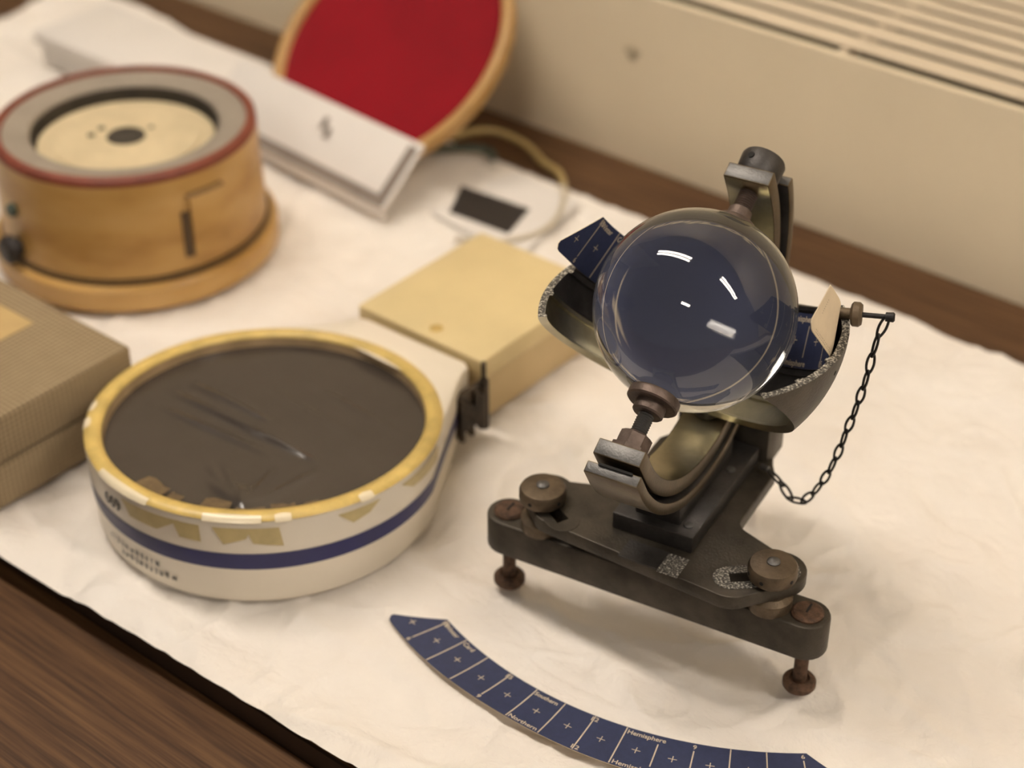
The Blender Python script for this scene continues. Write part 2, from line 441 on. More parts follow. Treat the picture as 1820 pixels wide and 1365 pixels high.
# T shaped plate with two curved slots
P1, P2 = (0.0475, -0.0475), (0.0675, -0.026)
lobe_r = 0.0125
right = [(0.034, 0.045), (0.034, 0.0)] + arc(0.042, 0.0, 0.008, 180, 250, 5) + arc(0.0655, -0.0265, 0.0135, 120, -45, 14) + arc(0.0475, -0.0465, 0.0135, -45, -95, 6)
left = arc(-0.054, -0.0375, 0.0130, 265, 225, 5) + arc(-0.0655, -0.0255, 0.0135, 225, 60, 14) + arc(-0.042, 0.0, 0.008, 290, 360, 5) + [(-0.034, 0.045)]
outline = right + left + [(-0.030, 0.052), (-0.012, 0.1)] + arc(0, 0.092, 0.012, 150, 30, 8) + [(0.012, 0.1), (0.030, 0.052)]
# tidy order: right side top->bottom, left bottom->top, then rear leg
def slot(s):
    pv = (0, 0.032); pts_o, pts_i = [], []
    a0 = math.degrees(math.atan2(-0.0475 - pv[1], 0.0475)); a1 = math.degrees(math.atan2(-0.026 - pv[1], 0.066))
    rad = 0.0905
    w = 0.0034
    o_ = arc(pv[0], pv[1], rad + w, a0, a1, 10); i_ = arc(pv[0], pv[1], rad - w, a1, a0, 10)
    pl = o_ + i_
    return [(s*x, y) for x, y in pl]
sl = slot(1)
plate = fill_plate('base_plate', [outline, sl, [(-x, y) for x, y in sl]], 0.0605, 0.0685, M['bronze'], rec, 0.0008)
# bare metal pads round the slots
def pad(s):
    pv = (0, 0.032); rad = 0.0905
    a0 = math.degrees(math.atan2(-0.0475 - pv[1], 0.0475)); a1 = math.degrees(math.atan2(-0.026 - pv[1], 0.066))
    out = arc(pv[0], pv[1], rad + 0.0085, a0, a1, 10) + arc(*[pv[0] + rad*math.cos(R(a1)), pv[1] + rad*math.sin(R(a1))], 0.0085, a1, a1 + 180, 8) \
        + arc(pv[0], pv[1], rad - 0.0085, a1, a0, 10) + arc(*[pv[0] + rad*math.cos(R(a0)), pv[1] + rad*math.sin(R(a0))], 0.0085, a0 + 180, a0 + 360, 8)
    inn = slot(1)
    return [(s*x, y) for x, y in out], [(s*x, y) for x, y in inn]
for s in (1, -1):
    o_, i_ = pad(s)
    pd = fill_plate('slot_pad', [o_, i_], 0.0684, 0.0688, M['grain'] if s == 1 else M['bronze'], rec, 0.0001)
    if s == 1: pd['label'] = 'bright scraped metal around the slot'
b_ = bmesh.new(); box(b_, -0.0095, 0.0125, -0.0575, -0.043, 0.0684, 0.0694); obj('worn_patch', b_, M['iron'], rec)
b_ = bmesh.new(); box(b_, 0.0125, 0.0235, -0.0585, -0.043, 0.0684, 0.0689); o = obj('bare_patch', b_, M['grain'], rec)
# clamp knobs
for x in (-0.0635, 0.0650):
    y = -0.0360
    b_ = bmesh.new()
    lathe(b_, [(0, 0.069), (0.0105, 0.069), (0.0105, 0.0698), (0.0120, 0.0705), (0.0124, 0.0715), (0.0124, 0.0765), (0.0115, 0.0780), (0.006, 0.0792), (0, 0.0792)], (x, y, 0), seg=40)
    k = obj('clamp_knob', b_, M['knob'], rec)
    b_ = bmesh.new(); lathe(b_, [(0, 0.079), (0.0034, 0.079), (0.0034, 0.0798), (0.0022, 0.0806), (0, 0.0807)], (x, y, 0)); obj('stud', b_, M['steel'], k)
    for a in (-95, -20, 220):
        d = Vector((math.cos(R(a)), math.sin(R(a)), 0)); b_ = bmesh.new()
        cyl(b_, 0.0011, 0.0115, 0.01247, (x, y, 0.0739), d, 10); obj('grip_hole', b_, M['black'], k)
    b_ = bmesh.new(); lathe(b_, [(0, 0.0515), (0.0112, 0.0515), (0.0115, 0.0525), (0.0115, 0.0585), (0.0085, 0.0606), (0, 0.0606)], (x, y, 0)); obj('collar', b_, M['knob'], rec)

# housing
b_ = bmesh.new(); box(b_, -0.0225, 0.0225, -0.038, 0.050, 0.068, 0.0785); obj('housing', b_, M['iron'], rec, bevel=0.0012)
for x, y in ((0.0165, -0.0295), (0.0165, 0.024), (-0.0165, 0.024)):
    b_ = bmesh.new(); lathe(b_, [(0, 0.0784), (0.0026, 0.0784), (0.0024, 0.0792), (0, 0.0796)], (x, y, 0)); obj('rivet', b_, M['steel'], rec)
b_ = bmesh.new(); box(b_, -0.0125, 0.0125, -0.032, 0.036, 0.078, 0.0905); obj('saddle_block', b_, M['iron'], rec, bevel=0.001)
b_ = bmesh.new(); box(b_, -0.028, 0.028, 0.050, 0.076, 0.062, 0.103); obj('rear_bracket', b_, M['bronze'], rec, bevel=0.006)

# arcs in the meridian plane
def path_pt(th, off):
    return ((0.0765 + off)*math.cos(th) - 0.006, (0.0805 + off)*math.sin(th))
def ribbon(name, mats, t0, t1, o0, o1, hw, lead0=0, lead1=0, ext=0.0, n=64, bev=0.0006):
    """rectangular bar bent round the ball; lead = straight tab beyond each end"""
    sec = []
    for i in range(n + 1):
        th = R(t0 + (t1 - t0)*i/n)
        e_ = ext*abs(math.cos(th))*(1.0 if th < PI/2 else 0.3)
        sec.append((path_pt(th, o0 + e_), path_pt(th, o1 + e_)))
    if lead0: sec = [((p[0], p[1] - lead0), (r_[0], r_[1] - lead0)) for p, r_ in [sec[0]]] + sec
    if lead1: sec = sec + [((p[0], p[1] - lead1), (r_[0], r_[1] - lead1)) for p, r_ in [sec[-1]]]
    bm = bmesh.new(); rings = []
    for pi, po in sec:
        rings.append([bm.verts.new(F(-hw, *pi)), bm.verts.new(F(hw, *pi)), bm.verts.new(F(hw, *po)), bm.verts.new(F(-hw, *po))])
    for a, c in zip(rings, rings[1:]):
        for k in range(4):
            f = bm.faces.new((a[k], a[(k+1) % 4], c[(k+1) % 4], c[k]))
            f.material_index = 1 if k == 0 else 0
    for rr in (rings[0], rings[-1][::-1]):
        bm.faces.new(rr).material_index = 2
    return obj(name, bm, mats, rec, smooth=30, bevel=bev)
ribbon('ball_yoke', [M['bronze_arc'], M['brass_in'], M['steel']], 0.5, 179.5, 0, 0.0085, 0.0122, 0.0125, 0.0125)
ribbon('latitude_arc', [M['bronze_arc'], M['iron'], M['steel']], 7, 176, 0.0096, 0.0156, 0.0140, 0.002, 0.0150, ext=0.0065)
# small dark gap block under the yoke end
b_ = bmesh.new()
for x0, x1 in ((-0.008, 0.0095),):
    p = [F(x0, -0.0938, -0.0095), F(x1, -0.0938, -0.0095), F(x1, -0.0938, -0.0055), F(x0, -0.0938, -0.0055)]
    r_ = [v + ax*-0.0012 for v in p]
    vs = [b_.verts.new(v) for v in p + r_]
    for f in ((0, 1, 2, 3), (7, 6, 5, 4), (0, 4, 5, 1), (1, 5, 6, 2), (2, 6, 7, 3), (3, 7, 4, 0)): b_.faces.new([vs[i] for i in f])
obj('arc_slot', b_, M['black'], rec)

# pole fittings
up, dnv = ax, -ax
b_ = bmesh.new(); lathe(b_, [(0, 0.0502), (0.006, 0.0499), (0.0120, 0.0487), (0.0127, 0.0492), (0.0122, 0.0512), (0.0105, 0.0527), (0.0066, 0.0545), (0.0060, 0.0598), (0.0052, 0.0604), (0, 0.0604)], S, up); obj('upper_cup', b_, M['brown_nut'], rec)
b_ = bmesh.new(); lathe(b_, [(0, 0.0502), (0.006, 0.0499), (0.0118, 0.0488), (0.0128, 0.0492), (0.0130, 0.0500), (0.0130, 0.0535), (0.0122, 0.0542), (0.0078, 0.0542), (0.0078, 0.0590), (0.0070, 0.0598), (0, 0.0598)], S, dnv); obj('lower_cup', b_, M['brown_nut'], rec)
def thread(h0, h1, axis, r=0.0046):
    pr = [(0, h0)]; h = h0; k = 0
    while h < h1:
        pr += [(r - 0.0005, h), (r + 0.0003, h + 0.0006)]; h += 0.0013
    pr += [(r - 0.0005, h1), (0, h1)]
    b_ = bmesh.new(); lathe(b_, pr, S, axis, 24); obj('threaded_rod', b_, M['brown_nut'] if axis is up else M['steel'], rec, smooth=20)
thread(0.0604, 0.0712, up, 0.0046); thread(0.0598, 0.0735, dnv, 0.0038)
b_ = bmesh.new(); lathe(b_, [(0, 0.0715), (0.0070, 0.0715), (0.0086, 0.0728), (0.0086, 0.0795), (0.0104, 0.0797), (0.0104, 0.0826), (0, 0.0826)], S, dnv, 8); obj('lock_nut', b_, M['brown_nut'], rec, smooth=20)
b_ = bmesh.new(); lathe(b_, [(0, 0.0789), (0.0108, 0.0789), (0.0112, 0.0797), (0.0116, 0.0905), (0.0110, 0.0918), (0.0095, 0.0921), (0, 0.0921)], S, up, 40); kn = obj('top_knob', b_, M['iron'], rec)
b_ = bmesh.new(); cyl(b_, 0.0017, 0.0108, 0.01195, F(0, 0.0862, 0), (-q*0.93 - ex*0.28 + ax*0.0).normalized(), 14); obj('knob_hole', b_, M['black'], kn)

# bowl: belt of a sphere swept round the polar axis, sawn off level
RB = 0.0758
def bowl():
    f0, f1 = -27, 27.5
    outer = [(RB, f0 + (f1 - f0)*i/16) for i in range(17)]
    inner = []
    ri = RB - 0.0036
    # three stepped card channels separated by small lips
    for a, b2 in ((27.5, 0), (0, -14), (-14, -27)):
        inner += [(ri - 0.0016, a), (ri - 0.0016, a - 1.6), (ri, a - 1.7), (ri, b2 + 1.7 + (a - b2)*0.5), (ri, b2 + 1.6), (ri - 0.0008, b2 + 1.0), (ri - 0.0008, b2)]
    prof = [(r_*math.cos(R(f)), r_*math.sin(R(f))) for r_, f in outer + inner]
    bm = bmesh.new(); rings = []; n = 120
    for i in range(n + 1):
        H = R(-35 + 250*i/n)
        d = bex*math.cos(H) + bq*math.sin(H)
        rings.append([bm.verts.new(BS + d*r_ + bax*h) for r_, h in prof])
    K = len(prof); no = len(outer)
    for a, c in zip(rings, rings[1:]):
        for k in range(K):
            f = bm.faces.new((a[k], a[(k+1) % K], c[(k+1) % K], c[k]))
            f.material_index = 0 if k < no - 1 else (3 if k >= no + 14 else 1)
    for rr in (rings[0], rings[-1][::-1]): bm.faces.new(rr)
    bmesh.ops.recalc_face_normals(bm, faces=bm.faces)
    res = bmesh.ops.bisect_plane(bm, geom=bm.verts[:] + bm.edges[:] + bm.faces[:], plane_co=S + Vector((0, 0, -0.003)), plane_no=(0, 0, 1), clear_outer=True)
    edges = [e for e in res['geom_cut'] if isinstance(e, bmesh.types.BMEdge)]
    fr = bmesh.ops.triangle_fill(bm, edges=edges, use_beauty=True)
    for g in fr['geom']:
        if isinstance(g, bmesh.types.BMFace): g.material_index = 2
    o = obj('card_bowl', bm, [M['bronze'], M['iron'], M['grain'], M['brass_in']], rec, smooth=35)
bowl()
b_ = bmesh.new(); cyl(b_, 0.007, RB - 0.001, 0.0806, S, (q*0.98 - ax*0.18).normalized(), 20); obj('bowl_post', b_, M['bronze'], rec)
# small hole in the bowl flank
HH, FF = R(9), R(-3)
d = (bex*math.cos(HH)*math.cos(FF) + bq*math.sin(HH)*math.cos(FF) + bax*math.sin(FF)).normalized()
b_ = bmesh.new(); cyl(b_, 0.0012, RB - 0.0006, RB + 0.00015, BS, d, 12); obj('bowl_hole', b_, M['black'], rec)

# pin, its knob and the chain
d = ex
p0 = Vector((RB - 0.0085, 0.0345, SZ - 0.0005)); nrm = Vector((0.97, 0.24, 0.06)).normalized()
b_ = bmesh.new(); lathe(b_, [(0, -0.003), (0.0028, -0.003), (0.0028, 0.0035), (0.0050, 0.004), (0.0061, 0.005), (0.0061, 0.008), (0.0050, 0.0094), (0, 0.0095)], p0 - nrm*0.0038, nrm); obj('retaining_knob', b_, M['knob'], rec)
b_ = bmesh.new(); lathe(b_, [(0, 0.005), (0.0013, 0.005), (0.0013, 0.0165), (0.0023, 0.0168), (0.0025, 0.0205), (0.0018, 0.0212), (0, 0.0212)], p0, nrm, 16); obj('pin', b_, M['chain'], rec)
cp = [(0.0845, 0.0380, 0.1860), (0.0820, 0.0330, 0.1745), (0.0812, 0.0303, 0.1600), (0.0794, 0.0304, 0.1476), (0.0764, 0.0311, 0.1308), (0.0740, 0.0316, 0.1210), (0.0709, 0.0323, 0.1054), (0.0677, 0.033, 0.093), (0.0626, 0.0341, 0.0786), (0.0561, 0.0356, 0.0666), (0.0493, 0.0371, 0.0585), (0.0442, 0.0382, 0.0642), (0.0385, 0.0394, 0.0687), (0.033, 0.0407, 0.0715)]
path = smooth_path(cp, 12)
def link_mesh(L=0.0122, w=0.0018, r=0.00068):
    pts = []
    for i in range(24):
        a = 2*PI*i/24
        x = math.cos(a)*L/2; y = math.sin(a)*w*(1 - 0.45*math.cos(a)**2 * (1 if math.cos(a) > 0 else 0.2))
        pts.append((x, y, 0))
    bm = bmesh.new(); tube(bm, pts, r, 6, closed=True)
    bmesh.ops.recalc_face_normals(bm, faces=bm.faces)
    me = bpy.data.meshes.new('chain_link'); bm.to_mesh(me); bm.free()
    me.materials.append(M['chain'])
    for p in me.polygons: p.use_smooth = True
    return me
lm = link_mesh()
acc = [0]
for a, c in zip(path, path[1:]): acc.append(acc[-1] + (c - a).length)
def at_len(s):
    for i in range(len(acc) - 1):
        if acc[i+1] >= s:
            t = (s - acc[i])/max(1e-9, acc[i+1] - acc[i]); return path[i].lerp(path[i+1], t)
    return path[-1]
pitch = 0.0100; s = 0.0; k = 0
while s < acc[-1] - 0.004:
    a, c = at_len(s), at_len(min(acc[-1], s + pitch)); t = (c - a).normalized()
    side = t.cross(Vector((0.35, -0.9, 0.25))).normalized()
    if k % 2: side = (side*0.35 + t.cross(side)*0.94).normalized()
    else: side = (side*0.95 + t.cross(side)*0.3).normalized()
    nn = t.cross(side).normalized()
    o = bpy.data.objects.new('chain_link', lm); C.objects.link(o); o.parent = rec
    mt = Matrix((t, side, nn)).transposed().to_4x4(); mt.translation = (a + c)/2
    o.matrix_local = mt
    s += pitch; k += 1
b_ = bmesh.new(); cyl(b_, 0.0016, 0, 0.0045, (0.0270, 0.0420, 0.0725), (0.9, -0.2, 0.1)); obj('chain_eye', b_, M['steel'], rec)

# ------------------------------------------------------------------ record cards
def build_card(root, mapf, kmin=-6, kmax=6, cell=0.0173, width=0.0273, back_print=False, ts=1.0):
    def outline_v0(k):   # inner limit v for columns past the last hour line
        return 0.0
    K0, K1 = -7.1, 7.1
    nk = 116; nv = 6; T = 0.00035
    bm = bmesh.new(); top, bot = {}, {}
    def edge_v(k):
        # the ends are cut back along a slope and the outer tip is nipped off
        a = abs(k)
        if a <= 6.12: return 0.0, 1.0
        t = (a - 6.12)/(7.1 - 6.12)
        return 0.84*t, 1.0 - max(0, (a - 6.95)/0.15)*0.10
    for i in range(nk + 1):
        k = K0 + (K1 - K0)*i/nk
        v0, v1 = edge_v(k)
        for j in range(nv + 1):
            v = v0 + (v1 - v0)*j/nv
            top[i, j] = bm.verts.new(mapf(k, v, T)); bot[i, j] = bm.verts.new(mapf(k, v, 0))
    for i in range(nk):
        for j in range(nv):
            bm.faces.new((top[i, j], top[i, j+1], top[i+1, j+1], top[i+1, j])).material_index = 0
            bm.faces.new((bot[i, j], bot[i+1, j], bot[i+1, j+1], bot[i, j+1])).material_index = 1
        for j, f in ((0, 1), (nv, 1)):
            bm.faces.new((top[i, j], top[i+1, j], bot[i+1, j], bot[i, j])).material_index = 1
    for i in (0, nk):
        for j in range(nv):
            bm.faces.new((top[i, j], top[i, j+1], bot[i, j+1], bot[i, j])).material_index = 1
    obj('card', bm, [M['card_blue'], M['card_back']], root, smooth=30)
    # printed lines and crosses
    h = T + 0.00012
    bm = bmesh.new()
    def strip(k0, v0, k1, v1, w):
        dk, dv = (k1 - k0)*cell, (v1 - v0)*width
        L = math.hypot(dk, dv); nx_, ny_ = -dv/L*w/2, dk/L*w/2
        n = 4; prev = None
        for i in range(n + 1):
            k = k0 + (k1 - k0)*i/n; v = v0 + (v1 - v0)*i/n
            a = bm.verts.new(mapf(k + nx_/cell, v + ny_/width, h)); c = bm.verts.new(mapf(k - nx_/cell, v - ny_/width, h))
            if prev: bm.faces.new((prev[0], prev[1], c, a))
            prev = (a, c)
    for k in range(-6, 7):
        v0 = {2: 0.22, 3: 0.20, 6: 0.20}.get(k, 0.015)
        v1 = {-6: 0.84, -3: 0.84, 2: 0.80}.get(k, 0.985)
        if k == 2: v1 = 0.80
        strip(k, v0, k, v1, 0.00062)
    for k in range(-7, 7):
        c = k + 0.5; vm = 0.5
        if abs(c) > 6: vm, c = 0.62, (6.55 if c > 0 else -6.55)
        a = 0.0021
        strip(c - a/cell, vm, c + a/cell, vm, 0.00042); strip(c, vm - a/width, c, vm + a/width, 0.00042)
    lines = obj('printed_lines', bm, M['card_ink'], root, smooth=None)
    bm = bmesh.new()
    def put(body, k, v, size, align='l'):
        V, Fc = text_mesh(body, size*ts, 0.00006)
        w = max(p[0] for p in V); off = {'l': 0, 'c': -w/2, 'r': -w}[align]
        vs = [bm.verts.new(mapf(k + (x + off)/cell, v - y/width, h)) for x, y in V]
        for f in Fc:
            try: bm.faces.new([vs[i] for i in f])
            except ValueError: pass
    sz = 0.0040
    g = 0.0006/cell
    for k, two in ((-6, '18'), (-3, '15'), (0, '12')):
        put(two[0], k - g, 0.14, sz, 'r'); put(two[1], k + g, 0.14, sz, 'l')
    put('9', 3, 0.15, sz, 'c'); put('6', 6, 0.15, sz, 'c')
    for k, t_ in ((-6, '6'), (-3, '9')): put(t_, k, 0.965, sz, 'c')
    for k, two in ((0, '12'), (3, '15'), (6, '18')):
        put(two[0], k - g, 0.965, sz, 'r'); put(two[1], k + g, 0.965, sz, 'l')
    put('Winter', -5.92, 0.155, 0.0039); put('Card', -4.94, 0.155, 0.0039)
    put('Southern', -1.96, 0.155, 0.0037); put('Hemisphere', 1.05, 0.155, 0.0040)
    put('Northern', -1.96, 0.965, 0.0039); put('Hemisphere', 1.05, 0.965, 0.0040)
    obj('lettering', bm, M['card_ink'], root, smooth=None)['kind'] = 'stuff'
    if back_print:
        bm = bmesh.new(); rr = random.Random(5)
        def dash(k, v, lk, lv):
            h_ = -0.00012
            vs = [bm.verts.new(mapf(k + a*lk, v + b2*lv, h_)) for a, b2 in ((0, 0), (1, 0), (1, 1), (0, 1))]
            bm.faces.new(vs)
        for row in (0.945, 0.90):
            k = 5.1
            while k < 6.7:
                dash(k, row, rr.uniform(0.025, 0.06), 0.014); k += rr.uniform(0.09, 0.15)
        k = 0.25
        while k < 0.6:
            dash(6.05 + (k - 0.25)*1.0, k, 0.04, 0.016); k += 0.05
        obj('back_lettering', bm, M['card_brown_ink'], root, smooth=None)

# card lying on the sheet
cx, cy, Ri, Wd = -0.4281, 0.7443, 0.2104, 0.0273
croot = thing('record_card', 'flat curved dark blue record card lying on the white sheet in front of the instrument', 'card', (-0.39, 0.52, 0))
off = Vector(croot.location)
def flat_map(k, v, h):
    a = R(-79.1 + 4.75*k); r_ = Ri + Wd*v
    lift = 0.0026*math.exp(-((k + 2.4)/2.6)**2)*v**2 + 0.0005*max(0, k - 2)*v
    return Vector((cx + r_*math.cos(a), cy + r_*math.sin(a), 0.0009 + lift + h)) - off
build_card(croot, flat_map)

# card in the bowl
broot = thing('record_card', 'dark blue record card bent inside the metal bowl behind the glass ball', 'card', (SX, SY, 0), R(10.7))
rc = RB - 0.0050
def bowl_map(k, v, h):
    H = 90 - 16.0*(k + 0.28)
    f_in, f_out = R(24.6), R(1.6)
    def pt(Hd):
        d = bex*math.cos(R(Hd)) + bq*math.sin(R(Hd))
        a = BS + d*(rc*math.cos(f_in)) + bax*(rc*math.sin(f_in))
        c = BS + d*(rc*math.cos(f_out)) + bax*(rc*math.sin(f_out))
        return a.lerp(c, v), d
    Hc = min(max(H, 2), 178)
    p, d = pt(Hc)
    if H != Hc:
        tdir = (-bex*math.sin(R(Hc)) + bq*math.cos(R(Hc))) * (1 if H > Hc else -1)
        p2, _ = pt(Hc)
        p = p + tdir*(R(abs(H - Hc))*rc*(0.93 + 0.06*v))
        if H < Hc: p = p - d*(0.0006*((Hc - H)/20)**1.5*(1.25 - 0.5*v))
    nin = -(d*math.cos(R(13)) + bax*math.sin(R(13)))
    return p + nin*h
build_card(broot, bowl_map, cell=0.0190, width=0.0284, back_print=True, ts=1.08)

# ------------------------------------------------------------------ white round case with dark film window
def white_case():
    X, Y, Z = -0.6487, 0.5649, 0.053
    t = thing('round_case', 'white round-fronted plastic case with navy stripe and dark film window', 'instrument case', (X, Y, 0))
    def outline(r, back, hwid, n=72):
        # circle opened to a straight back edge
        pts = []
        a0, a1 = 128, 412   # degrees of the round part
        bx0, bx1, by = -0.044, 0.055, back
        # tangent points computed by angle
        aR = 22; aL = 143
        for i in range(n + 1):
            a = R(aL + (360 + aR - aL)*i/n); pts.append((r*math.cos(a), r*math.sin(a)))
        c = 0.006
        e0, e1 = pts[-1], (bx1 + (r-0.105)*0.5, by - c*2.0)
        pts += [(e0[0] + (e1[0]-e0[0])*k/12, e0[1] + (e1[1]-e0[1])*k/12) for k in range(1, 12)]
        pts += [(bx1 + (r-0.105)*0.5, by - c*2.0), (bx1 - c*0.4 + (r-0.105)*0.5, by - c*0.5), (bx1 - c*1.6, by), (bx0 + c*1.6, by), (bx0 + c*0.4, by - c*0.5), (bx0, by - c*2)]
        e0, e1 = pts[-1], pts[0]
        pts += [(e0[0] + (e1[0]-e0[0])*k/12, e0[1] + (e1[1]-e0[1])*k/12) for k in range(1, 12)]
        return pts
    def wall(z_list, mats):
        bm = bmesh.new(); rings = []
        for z, r, bk, mi in z_list:
            rings.append(([bm.verts.new((x, y, z)) for x, y in outline(r, bk, 0)], mi))
        for (a, _), (c, mi) in zip(rings, rings[1:]):
            for i in range(len(a)):
                j = (i+1) % len(a); bm.faces.new((a[i], a[j], c[j], c[i])).material_index = mi
        return bm, rings
    rt = 0.1028
    base_r = 0.1000
    bm, rings = wall([(0.0, 0.0980, 0.119, 0), (0.003, base_r, 0.1205, 0), (Z - 0.0035, rt - 0.001, 0.122, 0), (Z - 0.0012, rt - 0.0018, 0.1215, 0), (Z, rt - 0.0055, 0.119, 0)], None)
    bm.faces.new(rings[0][0][::-1])
    # top face with round hole: bridge outline to the hole circle
    tv = rings[-1][0]; n = len(tv)
    hole = []
    for vv in tv:
        a = math.atan2(vv.co.y, vv.co.x); hole.append(bm.verts.new((0.0945*math.cos(a), 0.0945*math.sin(a), Z)))
    for i in range(n):
        j = (i+1) % n; bm.faces.new((tv[i], tv[j], hole[j], hole[i]))
    o = obj('body', bm, M['case_white'], t, smooth=50)
    # yellow taped ring
    bm = bmesh.new()
    lathe(bm, [(0.1018, Z - 0.0003), (0.1004, Z + 0.0010), (0.0965, Z + 0.0018), (0.0925, Z + 0.0010), (0.0918, Z - 0.001)], seg=96)
    obj('tape_ring', bm, M['tape'], t, smooth=60)
    bm = bmesh.new(); lathe(bm, [(0.0920, Z - 0.0008), (0.0910, Z - 0.0085)], seg=96); obj('window_wall', bm, M['film_side'], t)
    # film with radial and long wrinkles
    bm = bmesh.new(); nr, na = 44, 180; g = []
    wr = [(-0.078, -0.010, 0.058, -0.006, 0.0012), (-0.080, 0.004, 0.010, 0.006, 0.0007), (-0.070, -0.026, 0.030, -0.018, 0.0008), (-0.020, 0.050, 0.070, 0.044, 0.0006), (-0.035, 0.030, 0.060, 0.026, 0.0004)]
    fx, fy = 0.050, -0.066     # pucker point near the front rim
    for a in (166, 158, 149, 140, 131, 121, 111, 100, 86):
        L = random.uniform(0.025, 0.075); wr.append((fx, fy, fx + L*math.cos(R(a)), fy + L*math.sin(R(a)), random.uniform(0.0005, 0.0010)))
    for i in range(nr + 1):
        row = []
        for j in range(na):
            r_ = 0.0915*i/nr; a = 2*PI*j/na; x, y = r_*math.cos(a), r_*math.sin(a)
            z = Z - 0.0070 + 0.0003*noise.noise((x*30, y*30, 0))
            for x0, y0, x1, y1, hgt in wr:
                dx, dy = x1 - x0, y1 - y0; L = math.hypot(dx, dy); al = ((x-x0)*dx + (y-y0)*dy)/L
                if 0 < al < L:
                    d = abs((x-x0)*dy - (y-y0)*dx)/L
                    z += 2.6*hgt*math.exp(-(d/0.0016)**2)*math.sin(PI*al/L)
            z = min(z, Z - 0.001)
            row.append(bm.verts.new((x, y, z)) if i or not j else g_c)
            if i == 0 and j == 0: g_c = row[0]
        g.append(row)
    for i in range(nr):
        for j in range(na):
            k = (j+1) % na
            if i == 0: bm.faces.new((g[0][0], g[1][j], g[1][k]))
            else: bm.faces.new((g[i][j], g[i+1][j], g[i+1][k], g[i][k]))
    obj('film_window', bm, M['film'], t, smooth=180)
    # torn brown tape showing under the film along the front
    for a0, a1, r0, r1 in ((-97, -84, 0.079, 0.0900), (-82, -76, 0.081, 0.0895), (-68, -57, 0.0775, 0.0905), (-55, -44, 0.083, 0.0900), (-42, -33, 0.0815, 0.0905), (-31, -24, 0.084, 0.0895)):
        bm = bmesh.new(); ro = []
        for i in range(5):
            a_ = R(a0 + (a1-a0)*i/4); j_ = random.uniform(-0.0012, 0.0012)
            ro.append([bm.verts.new((r_*math.cos(a_), r_*math.sin(a_), Z - 0.0045 + random.uniform(0, 0.0006))) for r_ in (r0 + j_, r1)])
        for p, r_ in zip(ro, ro[1:]): bm.faces.new((p[0], p[1], r_[1], r_[0]))
        obj('torn_tape', bm, M['torn_tape'], t, smooth=30)
    # bands and tape pieces on the side; follow the wall by height
    def rad(z): return base_r + (rt - 0.001 - base_r)*(z - 0.003)/(Z - 0.0065)
    def side_pts(z, out=0.0003):
        return outline(rad(z) + out, 0.1205 + 0.0015*(z-0.003)/(Z - 0.0065) + out, 0)
    bm = bmesh.new()
    lo, hi = side_pts(0.0225), side_pts(0.0325)
    a = [bm.verts.new((x, y, 0.0225)) for x, y in lo]; c = [bm.verts.new((x, y, 0.0325)) for x, y in hi]
    for i in range(len(a)):
        j = (i+1) % len(a); bm.faces.new((a[i], a[j], c[j], c[i]))
    obj('navy_stripe', bm, M['navy'], t, smooth=50)
    def patch(name, quad, mat, n=5, out=0.0006):
        """quad: four (angle, z) corners on the curved side"""
        bm = bmesh.new(); rows = []
        for i in range(n + 1):
            s_ = i/n
            tp = (quad[0][0] + (quad[1][0]-quad[0][0])*s_, quad[0][1] + (quad[1][1]-quad[0][1])*s_)
            bt = (quad[3][0] + (quad[2][0]-quad[3][0])*s_, quad[3][1] + (quad[2][1]-quad[3][1])*s_)
            rows.append([bm.verts.new(((rad(z) + out)*math.cos(R(a_)), (rad(z) + out)*math.sin(R(a_)), z)) for a_, z in (tp, bt)])
        for p, r_ in zip(rows, rows[1:]): bm.faces.new((p[0], r_[0], r_[1], p[1]))
        return obj(name, bm, mat, t, smooth=50)
    for qd in (((-93, 0.0490), (-70, 0.0492), (-79, 0.0395), (-90, 0.0400)), ((-73, 0.0490), (-64, 0.0490), (-64, 0.0385), (-71, 0.0390)),
               ((-60, 0.0490), (-48, 0.0490), (-50, 0.0425), (-57, 0.0385)), ((-50, 0.0490), (-40, 0.0490), (-39, 0.0370), (-48, 0.0395)),
               ((-22, 0.0495), (-7, 0.0495), (-11, 0.0440), (-17, 0.0415)), ((2, 0.0500), (27, 0.0500), (26, 0.0410), (8, 0.0430))):
        patch('tape_piece', qd, M['tape_pale'])
    # bare white chips on the ring
    for a0, a1 in ((-106, -82), (-63, -45), (-41, -36), (-14, -9), (-148, -142), (-138, -132)):
        bm = bmesh.new(); ro = []
        for i in range(9):
            a_ = R(a0 + (a1-a0)*i/8); wv = math.sin(PI*i/8)
            ro.append([bm.verts.new((r_*math.cos(a_), r_*math.sin(a_), z)) for r_, z in ((0.1024, Z - 0.0010), (0.1012, Z + 0.0007), (0.0998, Z + 0.0014), (0.0990 - 0.0012*wv, Z + 0.0017))])
        for p, r_ in zip(ro, ro[1:]):
            for k in range(3): bm.faces.new((p[k], p[k+1], r_[k+1], r_[k]))
        obj('bare_chip', bm, M['case_white_worn'], t, smooth=60)
    # black stencilled marks on the side
    bm = bmesh.new()
    def put(body, a0, z0, size, bold=0.0003):
        V, Fc = text_mesh(body, size, bold)
        vs = []
        for x, y in V:
            z = z0 + y; a_ = R(a0) + x/rad(z); r_ = rad(z) + 0.0008
            vs.append(bm.verts.new((r_*math.cos(a_), r_*math.sin(a_), z)))
        for f in Fc: bm.faces.new([vs[i] for i in f])
    put('669', -103, 0.0385, 0.0105)
    obj('number', bm, M['dark_print'], t, smooth=None)
    bm = bmesh.new()
    rr = random.Random(4)      # small dense print, too blurred to read: short strokes
